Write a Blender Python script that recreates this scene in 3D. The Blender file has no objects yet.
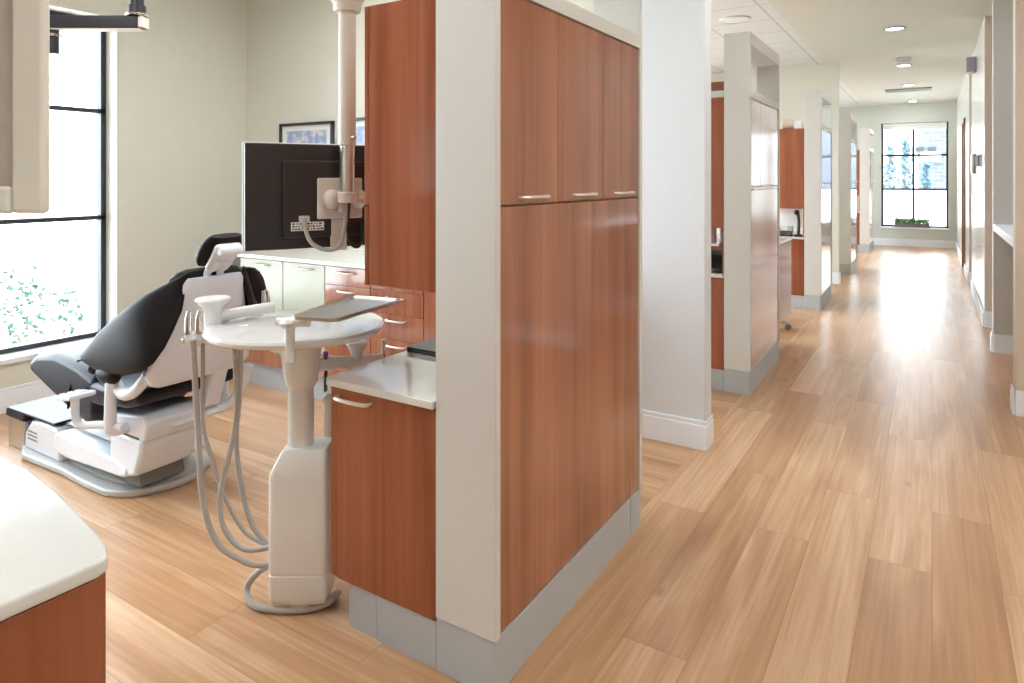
import bpy, bmesh, math, random
from mathutils import Vector, Matrix
random.seed(7)
SC = bpy.context.scene
COL = SC.collection
V = Vector
PI = math.pi

# ------------------------------------------------------------------ materials
def lin(c):
    return tuple(((x / 12.92) if x <= 0.04045 else ((x + 0.055) / 1.055) ** 2.4) for x in [v / 255 for v in c]) + (1,)

def mat(name, rgb, rough=0.5, metal=0.0, spec=0.5, coat=0.0, noise=0.0, nscale=8, bump=0.0, bscale=200):
    m = bpy.data.materials.new(name); m.use_nodes = True
    nt = m.node_tree; b = nt.nodes['Principled BSDF']
    b.inputs['Base Color'].default_value = lin(rgb)
    b.inputs['Roughness'].default_value = rough
    b.inputs['Metallic'].default_value = metal
    b.inputs['Specular IOR Level'].default_value = spec
    b.inputs['Coat Weight'].default_value = coat
    b.inputs['Coat Roughness'].default_value = 0.08
    tc = nt.nodes.new('ShaderNodeTexCoord')
    if noise:
        n = nt.nodes.new('ShaderNodeTexNoise'); n.inputs['Scale'].default_value = nscale; n.inputs['Detail'].default_value = 5
        nt.links.new(tc.outputs['Object'], n.inputs['Vector'])
        mx = nt.nodes.new('ShaderNodeMix'); mx.data_type = 'RGBA'
        mx.inputs[6].default_value = lin([max(0, v * (1 - noise)) for v in rgb])
        mx.inputs[7].default_value = lin([min(255, v * (1 + noise)) for v in rgb])
        nt.links.new(n.outputs['Fac'], mx.inputs[0]); nt.links.new(mx.outputs[2], b.inputs['Base Color'])
    if bump:
        n2 = nt.nodes.new('ShaderNodeTexNoise'); n2.inputs['Scale'].default_value = bscale; n2.inputs['Detail'].default_value = 3
        nt.links.new(tc.outputs['Object'], n2.inputs['Vector'])
        bp = nt.nodes.new('ShaderNodeBump'); bp.inputs['Strength'].default_value = bump; bp.inputs['Distance'].default_value = 0.002
        nt.links.new(n2.outputs['Fac'], bp.inputs['Height']); nt.links.new(bp.outputs['Normal'], b.inputs['Normal'])
    return m

def wood_mat(name, dark, light, rough=0.2, spec=0.5, coat=0.0):
    m = mat(name, light, rough, spec=spec, coat=coat)
    nt = m.node_tree; b = nt.nodes['Principled BSDF']
    tc = nt.nodes.new('ShaderNodeTexCoord'); oi = nt.nodes.new('ShaderNodeObjectInfo')
    add = nt.nodes.new('ShaderNodeVectorMath'); add.operation = 'ADD'
    mul = nt.nodes.new('ShaderNodeVectorMath'); mul.operation = 'SCALE'; mul.inputs['Scale'].default_value = 9.0
    comb = nt.nodes.new('ShaderNodeCombineXYZ')
    for k in range(3): nt.links.new(oi.outputs['Random'], comb.inputs[k])
    nt.links.new(comb.outputs[0], mul.inputs[0]); nt.links.new(tc.outputs['Object'], add.inputs[0]); nt.links.new(mul.outputs[0], add.inputs[1])
    facs = []
    for sc, det, dist in (((9, 9, .45), 3, .6), ((38, 38, 1.1), 4, .3)):
        mp = nt.nodes.new('ShaderNodeMapping'); mp.inputs['Scale'].default_value = sc
        nt.links.new(add.outputs[0], mp.inputs['Vector'])
        n = nt.nodes.new('ShaderNodeTexNoise'); n.inputs['Scale'].default_value = 1; n.inputs['Detail'].default_value = det; n.inputs['Distortion'].default_value = dist
        nt.links.new(mp.outputs[0], n.inputs['Vector']); facs.append(n)
    ma = nt.nodes.new('ShaderNodeMath'); ma.operation = 'MULTIPLY_ADD'; ma.inputs[1].default_value = 0.3
    mb = nt.nodes.new('ShaderNodeMath'); mb.operation = 'MULTIPLY'; mb.inputs[1].default_value = 0.7
    nt.links.new(facs[0].outputs['Fac'], mb.inputs[0]); nt.links.new(facs[1].outputs['Fac'], ma.inputs[0]); nt.links.new(mb.outputs[0], ma.inputs[2])
    cr = nt.nodes.new('ShaderNodeValToRGB')
    cr.color_ramp.elements[0].position = 0.3; cr.color_ramp.elements[0].color = lin(dark)
    cr.color_ramp.elements[1].position = 0.7; cr.color_ramp.elements[1].color = lin(light)
    nt.links.new(ma.outputs[0], cr.inputs[0]); nt.links.new(cr.outputs[0], b.inputs['Base Color'])
    return m

def plank_mat(name, along_y, tint=1.0):
    m = mat(name, (200, 160, 120), 0.3)
    nt = m.node_tree; b = nt.nodes['Principled BSDF']
    tc = nt.nodes.new('ShaderNodeTexCoord')
    mp = nt.nodes.new('ShaderNodeMapping')
    if along_y: mp.inputs['Rotation'].default_value = (0, 0, PI / 2)
    nt.links.new(tc.outputs['Object'], mp.inputs['Vector'])
    br = nt.nodes.new('ShaderNodeTexBrick')
    br.offset = 0.37; br.offset_frequency = 2; br.squash = 1.0
    br.inputs['Color1'].default_value = (0, 0, 0, 1); br.inputs['Color2'].default_value = (1, 1, 1, 1); br.inputs['Mortar'].default_value = (0.5, .5, .5, 1)
    br.inputs['Scale'].default_value = 1; br.inputs['Mortar Size'].default_value = 0.0012; br.inputs['Mortar Smooth'].default_value = 0.1
    br.inputs['Brick Width'].default_value = 1.5; br.inputs['Row Height'].default_value = 0.215; br.inputs['Bias'].default_value = 0
    nt.links.new(mp.outputs[0], br.inputs['Vector'])
    # grain, shifted per plank
    sh = nt.nodes.new('ShaderNodeVectorMath'); sh.operation = 'MULTIPLY_ADD'
    sh.inputs[1].default_value = (37, 11, 5)
    nt.links.new(br.outputs['Color'], sh.inputs[0]); nt.links.new(mp.outputs[0], sh.inputs[2])
    fac = []
    for sc, det, dist in (((.75, 6, 1), 6, .9), ((1.6, 60, 1), 5, .5), ((.5, .5, .5), 1, 0)):
        m2 = nt.nodes.new('ShaderNodeMapping'); m2.inputs['Scale'].default_value = sc
        nt.links.new(sh.outputs[0], m2.inputs['Vector'])
        n = nt.nodes.new('ShaderNodeTexNoise'); n.inputs['Scale'].default_value = 1; n.inputs['Detail'].default_value = det; n.inputs['Distortion'].default_value = dist
        nt.links.new(m2.outputs[0], n.inputs['Vector']); fac.append(n)
    def math_(op, a, bb, c=None):
        k = nt.nodes.new('ShaderNodeMath'); k.operation = op
        for i, v in enumerate((a, bb, c)):
            if v is None: continue
            if isinstance(v, (int, float)): k.inputs[i].default_value = v
            else: nt.links.new(v, k.inputs[i])
        return k.outputs[0]
    s = math_('MULTIPLY', fac[0].outputs['Fac'], .58)
    s = math_('MULTIPLY_ADD', fac[1].outputs['Fac'], .30, s)
    s = math_('MULTIPLY_ADD', br.outputs['Color'], .12, s)
    cr = nt.nodes.new('ShaderNodeValToRGB')
    e = cr.color_ramp.elements
    e[0].position = 0.22; e[0].color = lin((150 * tint, 104 * tint, 72 * tint)); e[1].position = 0.74; e[1].color = lin((230, 198, 164))
    e2 = e.new(0.5); e2.color = lin((194 * tint, 150 * tint, 110 * tint))
    nt.links.new(s, cr.inputs[0])
    mk = nt.nodes.new('ShaderNodeMapping'); mk.inputs['Scale'].default_value = (1.7, 4.2, 1)
    nt.links.new(sh.outputs[0], mk.inputs['Vector'])
    vo = nt.nodes.new('ShaderNodeTexVoronoi'); vo.inputs['Scale'].default_value = 1.0
    nt.links.new(mk.outputs[0], vo.inputs['Vector'])
    kr = nt.nodes.new('ShaderNodeValToRGB'); ke = kr.color_ramp.elements
    ke[0].position = 0.01; ke[0].color = (.5, .4, .33, 1); ke[1].position = 0.085; ke[1].color = (1, 1, 1, 1)
    nt.links.new(vo.outputs['Distance'], kr.inputs[0])
    km = nt.nodes.new('ShaderNodeMix'); km.data_type = 'RGBA'; km.blend_type = 'MULTIPLY'; km.inputs[0].default_value = .65
    nt.links.new(cr.outputs[0], km.inputs[6]); nt.links.new(kr.outputs[0], km.inputs[7])
    mx = nt.nodes.new('ShaderNodeMix'); mx.data_type = 'RGBA'
    nt.links.new(br.outputs['Fac'], mx.inputs[0]); nt.links.new(km.outputs[2], mx.inputs[6]); mx.inputs[7].default_value = lin((158, 116, 82))
    nt.links.new(mx.outputs[2], b.inputs['Base Color'])
    b.inputs['Specular IOR Level'].default_value = .7
    r = math_('MULTIPLY_ADD', fac[0].outputs['Fac'], .05, FLOOR_ROUGH)
    nt.links.new(r, b.inputs['Roughness'])
    bp = nt.nodes.new('ShaderNodeBump'); bp.inputs['Strength'].default_value = .02; bp.inputs['Distance'].default_value = .002
    nt.links.new(s, bp.inputs['Height']); nt.links.new(bp.outputs['Normal'], b.inputs['Normal'])
    return m
FLOOR_ROUGH = 0.27

def tile_mat():
    m = mat('acoustic_tile', (225, 226, 222), 0.9)
    nt = m.node_tree; b = nt.nodes['Principled BSDF']
    tc = nt.nodes.new('ShaderNodeTexCoord'); mp = nt.nodes.new('ShaderNodeMapping')
    mp.inputs['Location'].default_value = (1.385 + 6.6, -6.59 + 13.2, 0)
    nt.links.new(tc.outputs['Object'], mp.inputs['Vector'])
    br = nt.nodes.new('ShaderNodeTexBrick'); br.offset = 0
    br.inputs['Color1'].default_value = lin((226, 227, 224)); br.inputs['Color2'].default_value = lin((221, 222, 219)); br.inputs['Mortar'].default_value = lin((185, 186, 182))
    br.inputs['Scale'].default_value = 1; br.inputs['Mortar Size'].default_value = .008; br.inputs['Brick Width'].default_value = .66; br.inputs['Row Height'].default_value = .66
    nt.links.new(mp.outputs[0], br.inputs['Vector']); nt.links.new(br.outputs['Color'], b.inputs['Base Color'])
    return m

def glass_mat():
    m = bpy.data.materials.new('window_glass'); m.use_nodes = True
    nt = m.node_tree; nt.nodes.clear()
    o = nt.nodes.new('ShaderNodeOutputMaterial'); t = nt.nodes.new('ShaderNodeBsdfTransparent'); g = nt.nodes.new('ShaderNodeBsdfGlossy')
    g.inputs['Roughness'].default_value = 0.02; t.inputs['Color'].default_value = (.96, .98, .98, 1)
    f = nt.nodes.new('ShaderNodeFresnel'); f.inputs['IOR'].default_value = 1.3
    mx = nt.nodes.new('ShaderNodeMixShader')
    nt.links.new(f.outputs[0], mx.inputs[0]); nt.links.new(t.outputs[0], mx.inputs[1]); nt.links.new(g.outputs[0], mx.inputs[2]); nt.links.new(mx.outputs[0], o.inputs['Surface'])
    return m

def emit_mat(name, rgb, s):
    m = mat(name, rgb, .5)
    b = m.node_tree.nodes['Principled BSDF']
    b.inputs['Emission Color'].default_value = lin(rgb); b.inputs['Emission Strength'].default_value = s
    return m

def stone_mat(name, c1, c2, mortar, w=.5, h=.2):
    m = mat(name, c1, .9)
    nt = m.node_tree; b = nt.nodes['Principled BSDF']
    tc = nt.nodes.new('ShaderNodeTexCoord'); mp = nt.nodes.new('ShaderNodeMapping'); mp.inputs['Rotation'].default_value = (PI / 2, 0, 0)
    nt.links.new(tc.outputs['Object'], mp.inputs['Vector'])
    br = nt.nodes.new('ShaderNodeTexBrick')
    br.inputs['Color1'].default_value = lin(c1); br.inputs['Color2'].default_value = lin(c2); br.inputs['Mortar'].default_value = lin(mortar)
    br.inputs['Scale'].default_value = 1; br.inputs['Mortar Size'].default_value = .02; br.inputs['Brick Width'].default_value = w; br.inputs['Row Height'].default_value = h
    nt.links.new(mp.outputs[0], br.inputs['Vector']); nt.links.new(br.outputs['Color'], b.inputs['Base Color'])
    return m

M = dict(
    wall=mat('wall_paint', (222, 221, 208), .6, noise=.01),
    hall=mat('hall_paint', (226, 222, 210), .55, noise=.01),
    stub=mat('cool_white_wall', (221, 225, 229), .5, noise=.01),
    trim=mat('white_trim', (238, 242, 248), .4, noise=.01),
    gyp=mat('ceiling_paint', (216, 215, 204), .7, noise=.01),
    tile=tile_mat(),
    frame=mat('cream_panel', (214, 213, 208), .45, noise=.015, nscale=3),
    wood=wood_mat('cherry_laminate', (124, 64, 38), (174, 104, 72), .16),
    woodx=wood_mat('cherry_laminate_gloss', (134, 78, 54), (182, 120, 90), .13, coat=1.0),
    kick=mat('grey_toe_base', (182, 187, 190), .45, noise=.02),
    quartz=mat('white_quartz', (224, 224, 220), .08, noise=.012, nscale=60, coat=.3),
    pull=mat('satin_nickel', (222, 214, 204), .3, metal=.6),
    chrome=mat('chrome', (215, 215, 215), .12, metal=1.0, noise=.02),
    steel=mat('brushed_steel', (205, 203, 198), .28, metal=1.0, noise=.03, nscale=30),
    dental=mat('white_enamel', (231, 233, 231), .25, noise=.01, coat=.3),
    dgrey=mat('warm_grey_plastic', (214, 206, 196), .4, noise=.01),
    castgrey=mat('cast_grey_base', (188, 190, 190), .35, noise=.02),
    leather=mat('black_upholstery', (22, 20, 22), .5, spec=.22, noise=.06, nscale=10, bump=.15, bscale=300),
    leather2=mat('black_upholstery_sheen', (26, 29, 42), .42, spec=.35, noise=.06, nscale=10, bump=.1, bscale=300),  # black upholstery with its bluish sheen tinted into the colour
    black=mat('black_plastic', (38, 36, 36), .35, noise=.05),
    blackm=mat('black_metal', (48, 48, 52), .35, metal=.3, noise=.05),
    dark=mat('window_frame_black', (50, 53, 62), .4, noise=.05),
    hose=mat('grey_hose', (176, 172, 166), .4, noise=.03),
    glass=glass_mat(),
    screen=mat('grey_screen', (192, 182, 174), .35, noise=.05, nscale=25),
    paper=mat('white_paper', (238, 238, 236), .7, noise=.01),
    lamp=emit_mat('lamp_lens', (255, 250, 240), 12),
    leaf=mat('green_leaf', (96, 142, 84), .5, noise=.25, nscale=6),
    leafpale=mat('pale_leaf', (50, 84, 66), .5, noise=.2, nscale=3),
    bluegreen=mat('blue_spruce', (84, 104, 116), .8, noise=.2, nscale=3),
    bark=mat('bark', (120, 104, 90), .8, noise=.2),
    pot=mat('grey_planter', (120, 122, 120), .6, noise=.04),
    soil=mat('soil', (70, 55, 45), .9, noise=.2),
    pave=mat('pale_pavement', (226, 226, 222), .8, noise=.04, nscale=2),
    stone=stone_mat('pale_stone', (84, 90, 102), (70, 77, 90), (98, 104, 114)),
    taupe=mat('taupe_paint', (198, 195, 190), .6, noise=.01),
    pink=mat('clay_jar', (196, 160, 160), .3, noise=.15, nscale=30),
    beige=mat('beige_roll', (214, 202, 184), .7, noise=.05),
    purple=mat('purple_tip', (120, 60, 140), .4, noise=.05),
    door=wood_mat('door_wood', (120, 80, 56), (160, 112, 82), .3),
    grille=mat('vent_grey', (128, 128, 124), .5, noise=.03),
    endwall=mat('pale_sage_paint', (202, 206, 196), .6, noise=.01),
    dispframe=mat('pale_beige_plastic', (236, 232, 222), .4, noise=.01),
    chairwhite=mat('cool_white_plastic', (226, 234, 244), .3, noise=.008, coat=.2),
    tabletop=mat('white_gloss_top', (230, 231, 232), .1, noise=.008, coat=1.0),
    whitewall=mat('white_render', (240, 240, 238), .8, noise=.01),
    winglass=mat('dark_window_glass', (26, 28, 34), .3, noise=.02),
    hallgloss=mat('gloss_white_panel', (226, 226, 222), .25, coat=.3, noise=.005),
    jamb=mat('warm_light_tint', (214, 198, 182), .6, noise=.01),  # warm light of the side rooms put into the wall colour
    palelam=mat('pale_cream_laminate', (186, 188, 168), .2, noise=.01),
)

# ------------------------------------------------------------------ mesh tools
class MB:
    def __init__(s): s.bm = bmesh.new()
    def box(s, x0, x1, y0, y1, z0, z1, rot=None):
        vs = [s.bm.verts.new((x, y, z)) for x in (x0, x1) for y in (y0, y1) for z in (z0, z1)]
        for f in ((0, 1, 3, 2), (4, 6, 7, 5), (0, 4, 5, 1), (2, 3, 7, 6), (0, 2, 6, 4), (1, 5, 7, 3)):
            s.bm.faces.new([vs[i] for i in f])
        if rot:
            c, mtx = rot
            for v in vs: v.co = V(c) + mtx @ (v.co - V(c))
        return s
    def loft(s, secs, cap=True, closed=False):
        rows = [[s.bm.verts.new(p) for p in sec] for sec in secs]
        n = len(rows[0]); L = len(rows)
        for i in range(L if closed else L - 1):
            a, b = rows[i], rows[(i + 1) % L]
            for j in range(n):
                s.bm.faces.new((a[j], a[(j + 1) % n], b[(j + 1) % n], b[j]))
        if cap and not closed:
            s.bm.faces.new(rows[0][::-1]); s.bm.faces.new(rows[-1])
        return s
    def prism(s, pts, axis, a, b):
        """polygon in the two other axes, extruded along axis from a to b"""
        def mk(p, t):
            if axis == 'x': return (t, p[0], p[1])
            if axis == 'y': return (p[0], t, p[1])
            return (p[0], p[1], t)
        return s.loft([[mk(p, a) for p in pts], [mk(p, b) for p in pts]])
    def tube(s, path, r, n=10, cap=True):
        path = [V(p) for p in path]
        rs = r if isinstance(r, (list, tuple)) else [r] * len(path)
        secs = []; up = None
        for i, p in enumerate(path):
            d = (path[min(i + 1, len(path) - 1)] - path[max(i - 1, 0)]).normalized()
            if up is None:
                up = V((0, 0, 1)) if abs(d.z) < .9 else V((1, 0, 0))
            a = (up - d * up.dot(d)).normalized(); b = d.cross(a); up = a
            secs.append([p + (a * math.cos(2 * PI * k / n) + b * math.sin(2 * PI * k / n)) * rs[i] for k in range(n)])
        return s.loft(secs, cap)
    def lathe(s, prof, c=(0, 0, 0), n=28, mtx=None, cap=True):
        secs = []
        for r, z in prof:
            sec = []
            for k in range(n):
                p = V((r * math.cos(2 * PI * k / n), r * math.sin(2 * PI * k / n), z))
                if mtx: p = mtx @ p
                sec.append(p + V(c))
            secs.append(sec)
        return s.loft(secs, cap)
    def cyl(s, p0, p1, r, n=20): return s.tube([p0, p1], r, n)
    def ell(s, c, r, n=16, mtx=None):
        secs = []
        for i in range(1, n):
            t = PI * i / n
            sec = []
            for k in range(2 * n):
                a = PI * k / n
                p = V((r[0] * math.sin(t) * math.cos(a), r[1] * math.sin(t) * math.sin(a), -r[2] * math.cos(t)))
                if mtx: p = mtx @ p
                sec.append(p + V(c))
            secs.append(sec)
        return s.loft(secs)
    def build(s, name, m, parent=None, bevel=0, smooth=False, sub=0, seg=2):
        bm = s.bm
        bmesh.ops.recalc_face_normals(bm, faces=bm.faces)
        if parent is None:
            xs = [v.co for v in bm.verts]
            loc = V(((min(v.x for v in xs) + max(v.x for v in xs)) / 2, (min(v.y for v in xs) + max(v.y for v in xs)) / 2, min(v.z for v in xs)))
            off = loc
        else:
            loc = V((0, 0, 0)); off = V((0, 0, 0)); p = parent
            while p: off = off + p.location; p = p.parent
        for v in bm.verts: v.co -= off
        me = bpy.data.meshes.new(name); bm.to_mesh(me); bm.free()
        me.materials.append(M[m] if isinstance(m, str) else m)
        o = bpy.data.objects.new(name, me); COL.objects.link(o); o.location = loc
        if parent: o.parent = parent
        if smooth:
            for p in me.polygons: p.use_smooth = True
            if not sub:
                me.set_sharp_from_angle(angle=math.radians(42))
        if bevel:
            b = o.modifiers.new('bevel', 'BEVEL'); b.width = bevel; b.segments = seg; b.limit_method = 'ANGLE'; b.angle_limit = math.radians(40)
            if not smooth:
                for p in me.polygons: p.use_smooth = True
                w = o.modifiers.new('wn', 'WEIGHTED_NORMAL'); w.keep_sharp = False
        if sub:
            sb = o.modifiers.new('sub', 'SUBSURF'); sb.levels = sub; sb.render_levels = sub
        return o

def B(name, m, x0, x1, y0, y1, z0, z1, parent=None, bevel=0.002):
    return MB().box(x0, x1, y0, y1, z0, z1).build(name, m, parent, bevel)

def tag(o, label=None, cat=None, group=None, kind=None):
    if label: o['label'] = label
    if cat: o['category'] = cat
    if group: o['group'] = group
    if kind: o['kind'] = kind
    return o

def thing(name, loc, label, cat, group=None):
    o = bpy.data.objects.new(name, None); COL.objects.link(o); o.location = loc; o.empty_display_size = .1
    return tag(o, label, cat, group)

def struct(o):
    o['kind'] = 'structure'; return o

def sec(c, A, Bv, n=28, p=3.0):
    """superellipse section around c with half-axis vectors A and Bv"""
    c, A, Bv = V(c), V(A), V(Bv); out = []
    for k in range(n):
        t = 2 * PI * k / n; ct, st = math.cos(t), math.sin(t)
        out.append(c + A * math.copysign(abs(ct) ** (2 / p), ct) + Bv * math.copysign(abs(st) ** (2 / p), st))
    return out

def smooth_path(pts, k=6):
    pts = [V(p) for p in pts]; out = []
    for i in range(len(pts) - 1):
        p0, p1, p2, p3 = pts[max(i - 1, 0)], pts[i], pts[i + 1], pts[min(i + 2, len(pts) - 1)]
        for j in range(k):
            t = j / k
            out.append(.5 * ((2 * p1) + (p2 - p0) * t + (2 * p0 - 5 * p1 + 4 * p2 - p3) * t * t + (3 * p1 - p0 - 3 * p2 + p3) * t ** 3))
    out.append(pts[-1]); return out

def pull(parent, c, axis, length, normal, r=.0055, drop=0.0):
    """an arched bar pull: c = centre on the door face, axis = bar direction, normal = outward"""
    c, a, n = V(c), V(axis), V(normal); h = length / 2
    path = [c - a * h, c - a * h * .97 + n * .016, c - a * h * .75 + n * .026, c + n * .03, c + a * h * .75 + n * .026, c + a * h * .97 + n * .016, c + a * h]
    return MB().tube(smooth_path(path, 4), r, 8).build('handle', 'pull', parent, smooth=True)

# ------------------------------------------------------------------ camera (level, lens shift)
YAW = math.radians(32.04); F = 671.0; H = 1.5
cam = bpy.data.cameras.new('camera'); co = bpy.data.objects.new('camera', cam); COL.objects.link(co)
co.location = (0, 0, H); co.rotation_euler = (PI / 2, 0, YAW)
cam.sensor_width = 36; cam.lens = 36 * F / 1024; cam.shift_y = -(341.5 - 178) / 1024; cam.clip_start = .02; cam.clip_end = 300
SC.camera = co
_s, _c = math.sin(YAW), math.cos(YAW)
def onY(px, py, Y):
    """measurement helper: the point of the photographed place lying in the vertical plane y = Y"""
    r = (px - 512) / F; X = Y * (r * _c - _s) / (_c + r * _s); d = -X * _s + Y * _c
    return V((X, Y, H - (py - 178) * d / F))

# ------------------------------------------------------------------ room shell
CZ = 3.13; XW = -5.02; XC = -1.063; XR = 0.447; YE = 17.1; YB = -4.0; XO = 2.6
FX = -1.11
m_plank_hall = plank_mat('oak_plank_hall', True); m_plank_bay = plank_mat('oak_plank_bay', False, .97)
def plane_box(name, m, *b, bevel=0): return struct(B(name, m, *b, bevel=bevel))
def floor_obj(x0, x1, m):
    o = MB().box(x0, x1, YB, YE + .3, -.1, 0).build('floor', m)
    me = o.data; off = o.location.copy()
    for v in me.vertices: v.co += off
    o.location = (0, 0, 0); return struct(o)
floor_obj(FX, XO, m_plank_hall); floor_obj(XW - .3, FX, m_plank_bay)
def ceil_obj(x0, x1, m):
    o = MB().box(x0, x1, YB, YE + .3, CZ, CZ + .1).build('ceiling', m)
    off = o.location.copy()
    for v in o.data.vertices: v.co += off
    o.location = (0, 0, 0); return struct(o)
ceil_obj(-1.285, XO, 'gyp'); ceil_obj(XW - .3, -1.285, 'tile')

def wall_x(name, m, X, y0, y1, thick, holes):
    """wall in plane x = X reaching away by thick (signed); holes = (y0,y1,z0,z1) through openings"""
    mb = MB(); xa, xb = sorted((X, X + thick)); y = y0
    for (h0, h1, z0, z1) in sorted(holes):
        mb.box(xa, xb, y, h0, 0, CZ)
        if z0 > 0: mb.box(xa, xb, h0, h1, 0, z0)
        if z1 < CZ: mb.box(xa, xb, h0, h1, z1, CZ)
        y = h1
    mb.box(xa, xb, y, y1, 0, CZ)
    return struct(mb.build(name, m))
WIN1 = (-.35, 2.61, .34, 2.66); WIN2 = (5.0, 9.4, .4, 2.66); WIN3 = (11.4, 16.2, .4, 2.66)
wall_x('wall_left', 'wall', XW, YB, YE, -.26, [WIN1, WIN2, WIN3])

def wall_y(name, m, Y, x0, x1, thick, holes):
    mb = MB(); ya, yb = sorted((Y, Y + thick)); x = x0
    for (h0, h1, z0, z1) in sorted(holes):
        mb.box(x, h0, ya, yb, 0, CZ)
        if z0 > 0: mb.box(h0, h1, ya, yb, 0, z0)
        if z1 < CZ: mb.box(h0, h1, ya, yb, z1, CZ)
        x = h1
    mb.box(x, x1, ya, yb, 0, CZ)
    return struct(mb.build(name, m))
wall_y('wall_end', 'endwall', YE, XW, XO, .26, [(-.966, .30, .415, 2.715)])
wall_y('wall_back', 'wall', YB, XW, XO, -.2, [])
wall_y('wall_partition', 'stub', 3.70, -1.6, XC, .13, []); wall_y('wall_partition', 'wall', 3.70, XW, -1.6, .13, [])  # one wall in two tones, bluer at the hall end
wall_y('wall_partition', 'wall', 10.50, XW, XC - .06, .13, [])
wall_x('wall_outer', 'hall', XO, YB, YE, .2, [])
# right side of the hall: cross walls with openings between them
def stubw(y0, y1, x1=XO, m='hall'): return plane_box('wall_right', m, XR, x1, y0, y1, 0, CZ, bevel=.004)
stubw(5.30, 5.43); stubw(7.10, 7.22, m='taupe')
stubw(8.26, 10.75, m='hallgloss'); stubw(11.6, 12.75, m='hallgloss')
for y in (8.26, 11.6, 5.30): plane_box('trim_%d' % {5.30: 1, 8.26: 2, 11.6: 3}[y], 'jamb', XR + .004, XO - .01, y - .012, y - .001, .0, CZ - .002)  # thin facing sheets on the wall ends, tinted with warm room light
mbw = MB().box(XR, XR + .12, 12.75, 13.75, 2.45, CZ).box(XR, XR + .12, 13.75, YE, 0, CZ); struct(mbw.build('wall_right', 'hallgloss'))

# baseboards
def bb(name, x0, x1, y0, y1):
    mb = MB(); mb.box(x0, x1, y0, y1, 0, .135)
    ix = .004
    mb.box(x0 + (ix if x1 - x0 < .05 else 0), x1 - (ix if x1 - x0 < .05 else 0), y0 + (ix if y1 - y0 < .05 else 0), y1 - (ix if y1 - y0 < .05 else 0), .135, .16)
    return struct(mb.build(name, 'trim', bevel=.003))
bb('baseboard_left', XW, XW + .016, YB, 3.70)
bb('baseboard_partition', -2.3, XC + .016, 3.684, 3.70); bb('baseboard_partition', XC, XC + .016, 3.70, 3.83)
bb('baseboard_partition', -2.0, XC - .06 + .016, 10.484, 10.50); bb('baseboard_partition', XC - .06, XC - .044, 10.50, 10.63)
bb('baseboard_end', XW, XR, YE - .016, YE)
for y0, y1 in ((5.30, 5.43), (7.10, 7.22), (8.26, 10.75), (11.6, 12.75), (13.75, YE - .02)): bb('baseboard_right', XR - .016, XR, y0 - (.016 if y0 < 13 else 0), y1)
for y0 in (5.30, 7.10, 8.26, 11.6): bb('baseboard_right', XR, XR + .9, y0 - .028, y0 - .012)

# ------------------------------------------------------------------ windows
def window_left(n, hole, mull, bars):
    y0, y1, z0, z1 = hole; X = -5.20
    root = struct(bpy.data.objects.new('window_%d' % n, None)); COL.objects.link(root); root.location = (X, (y0 + y1) / 2, z0)
    mb = MB(); t = .036; d = .03
    mb.box(X - d, X + d, y0, y0 + t, z0, z1).box(X - d, X + d, y1 - t, y1, z0, z1).box(X - d, X + d, y0, y1, z0, z0 + t).box(X - d, X + d, y0, y1, z1 - t, z1)
    for y in mull: mb.box(X - d, X + d, y - .02, y + .02, z0, z1)
    for z in bars: mb.box(X - d, X + d, y0, y1, z - .016, z + .016)
    struct(mb.build('window_frame', 'dark', root))
    struct(B('pane', 'glass', X - .004, X + .004, y0 + .02, y1 - .02, z0 + .02, z1 - .02, root, 0))
    struct(B('window_sill', 'trim', X + .03, XW + .02, y0 - .03, y1 + .03, z0 - .03, z0 + .004, root, .004))
window_left(1, WIN1, [1.12], [1.21, 1.99]); window_left(2, WIN2, [6.5, 8.0], [1.21, 1.99]); window_left(3, WIN3, [13.0, 14.6], [1.21, 1.99])
root = struct(bpy.data.objects.new('window_4', None)); COL.objects.link(root); root.location = (-.333, YE + .16, .415)
mb = MB(); X0, X1, Z0, Z1, YW = -.966, .30, .415, 2.715, YE + .16
t = .04
mb.box(X0, X0 + t, YW - .03, YW + .03, Z0, Z1).box(X1 - t, X1, YW - .03, YW + .03, Z0, Z1).box(X0, X1, YW - .03, YW + .03, Z0, Z0 + t).box(X0, X1, YW - .03, YW + .03, Z1 - t, Z1)
mb.box(-.37, -.325, YW - .03, YW + .03, Z0, Z1)
for z in (1.25, 2.0): mb.box(X0, X1, YW - .03, YW + .03, z - .022, z + .022)
struct(mb.build('window_frame', 'dark', root))
struct(B('pane', 'glass', X0 + .02, X1 - .02, YW - .004, YW + .004, Z0 + .02, Z1 - .02, root, 0))
struct(B('window_sill', 'trim', X0 - .02, X1 + .02, YE - .02, YW - .03, Z0 - .03, Z0 + .003, root, .003))
mb = MB().cyl((X0 + .03, YE + .07, 2.685), (X1 - .03, YE + .07, 2.685), .025, 14).box(X0 + .03, X1 - .03, YE + .092, YE + .096, 2.57, 2.685)
tag(mb.build('roller_shade', 'paper', smooth=False), 'white roller shade pulled down a little at the top of the far hall window', 'window shade')

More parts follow.
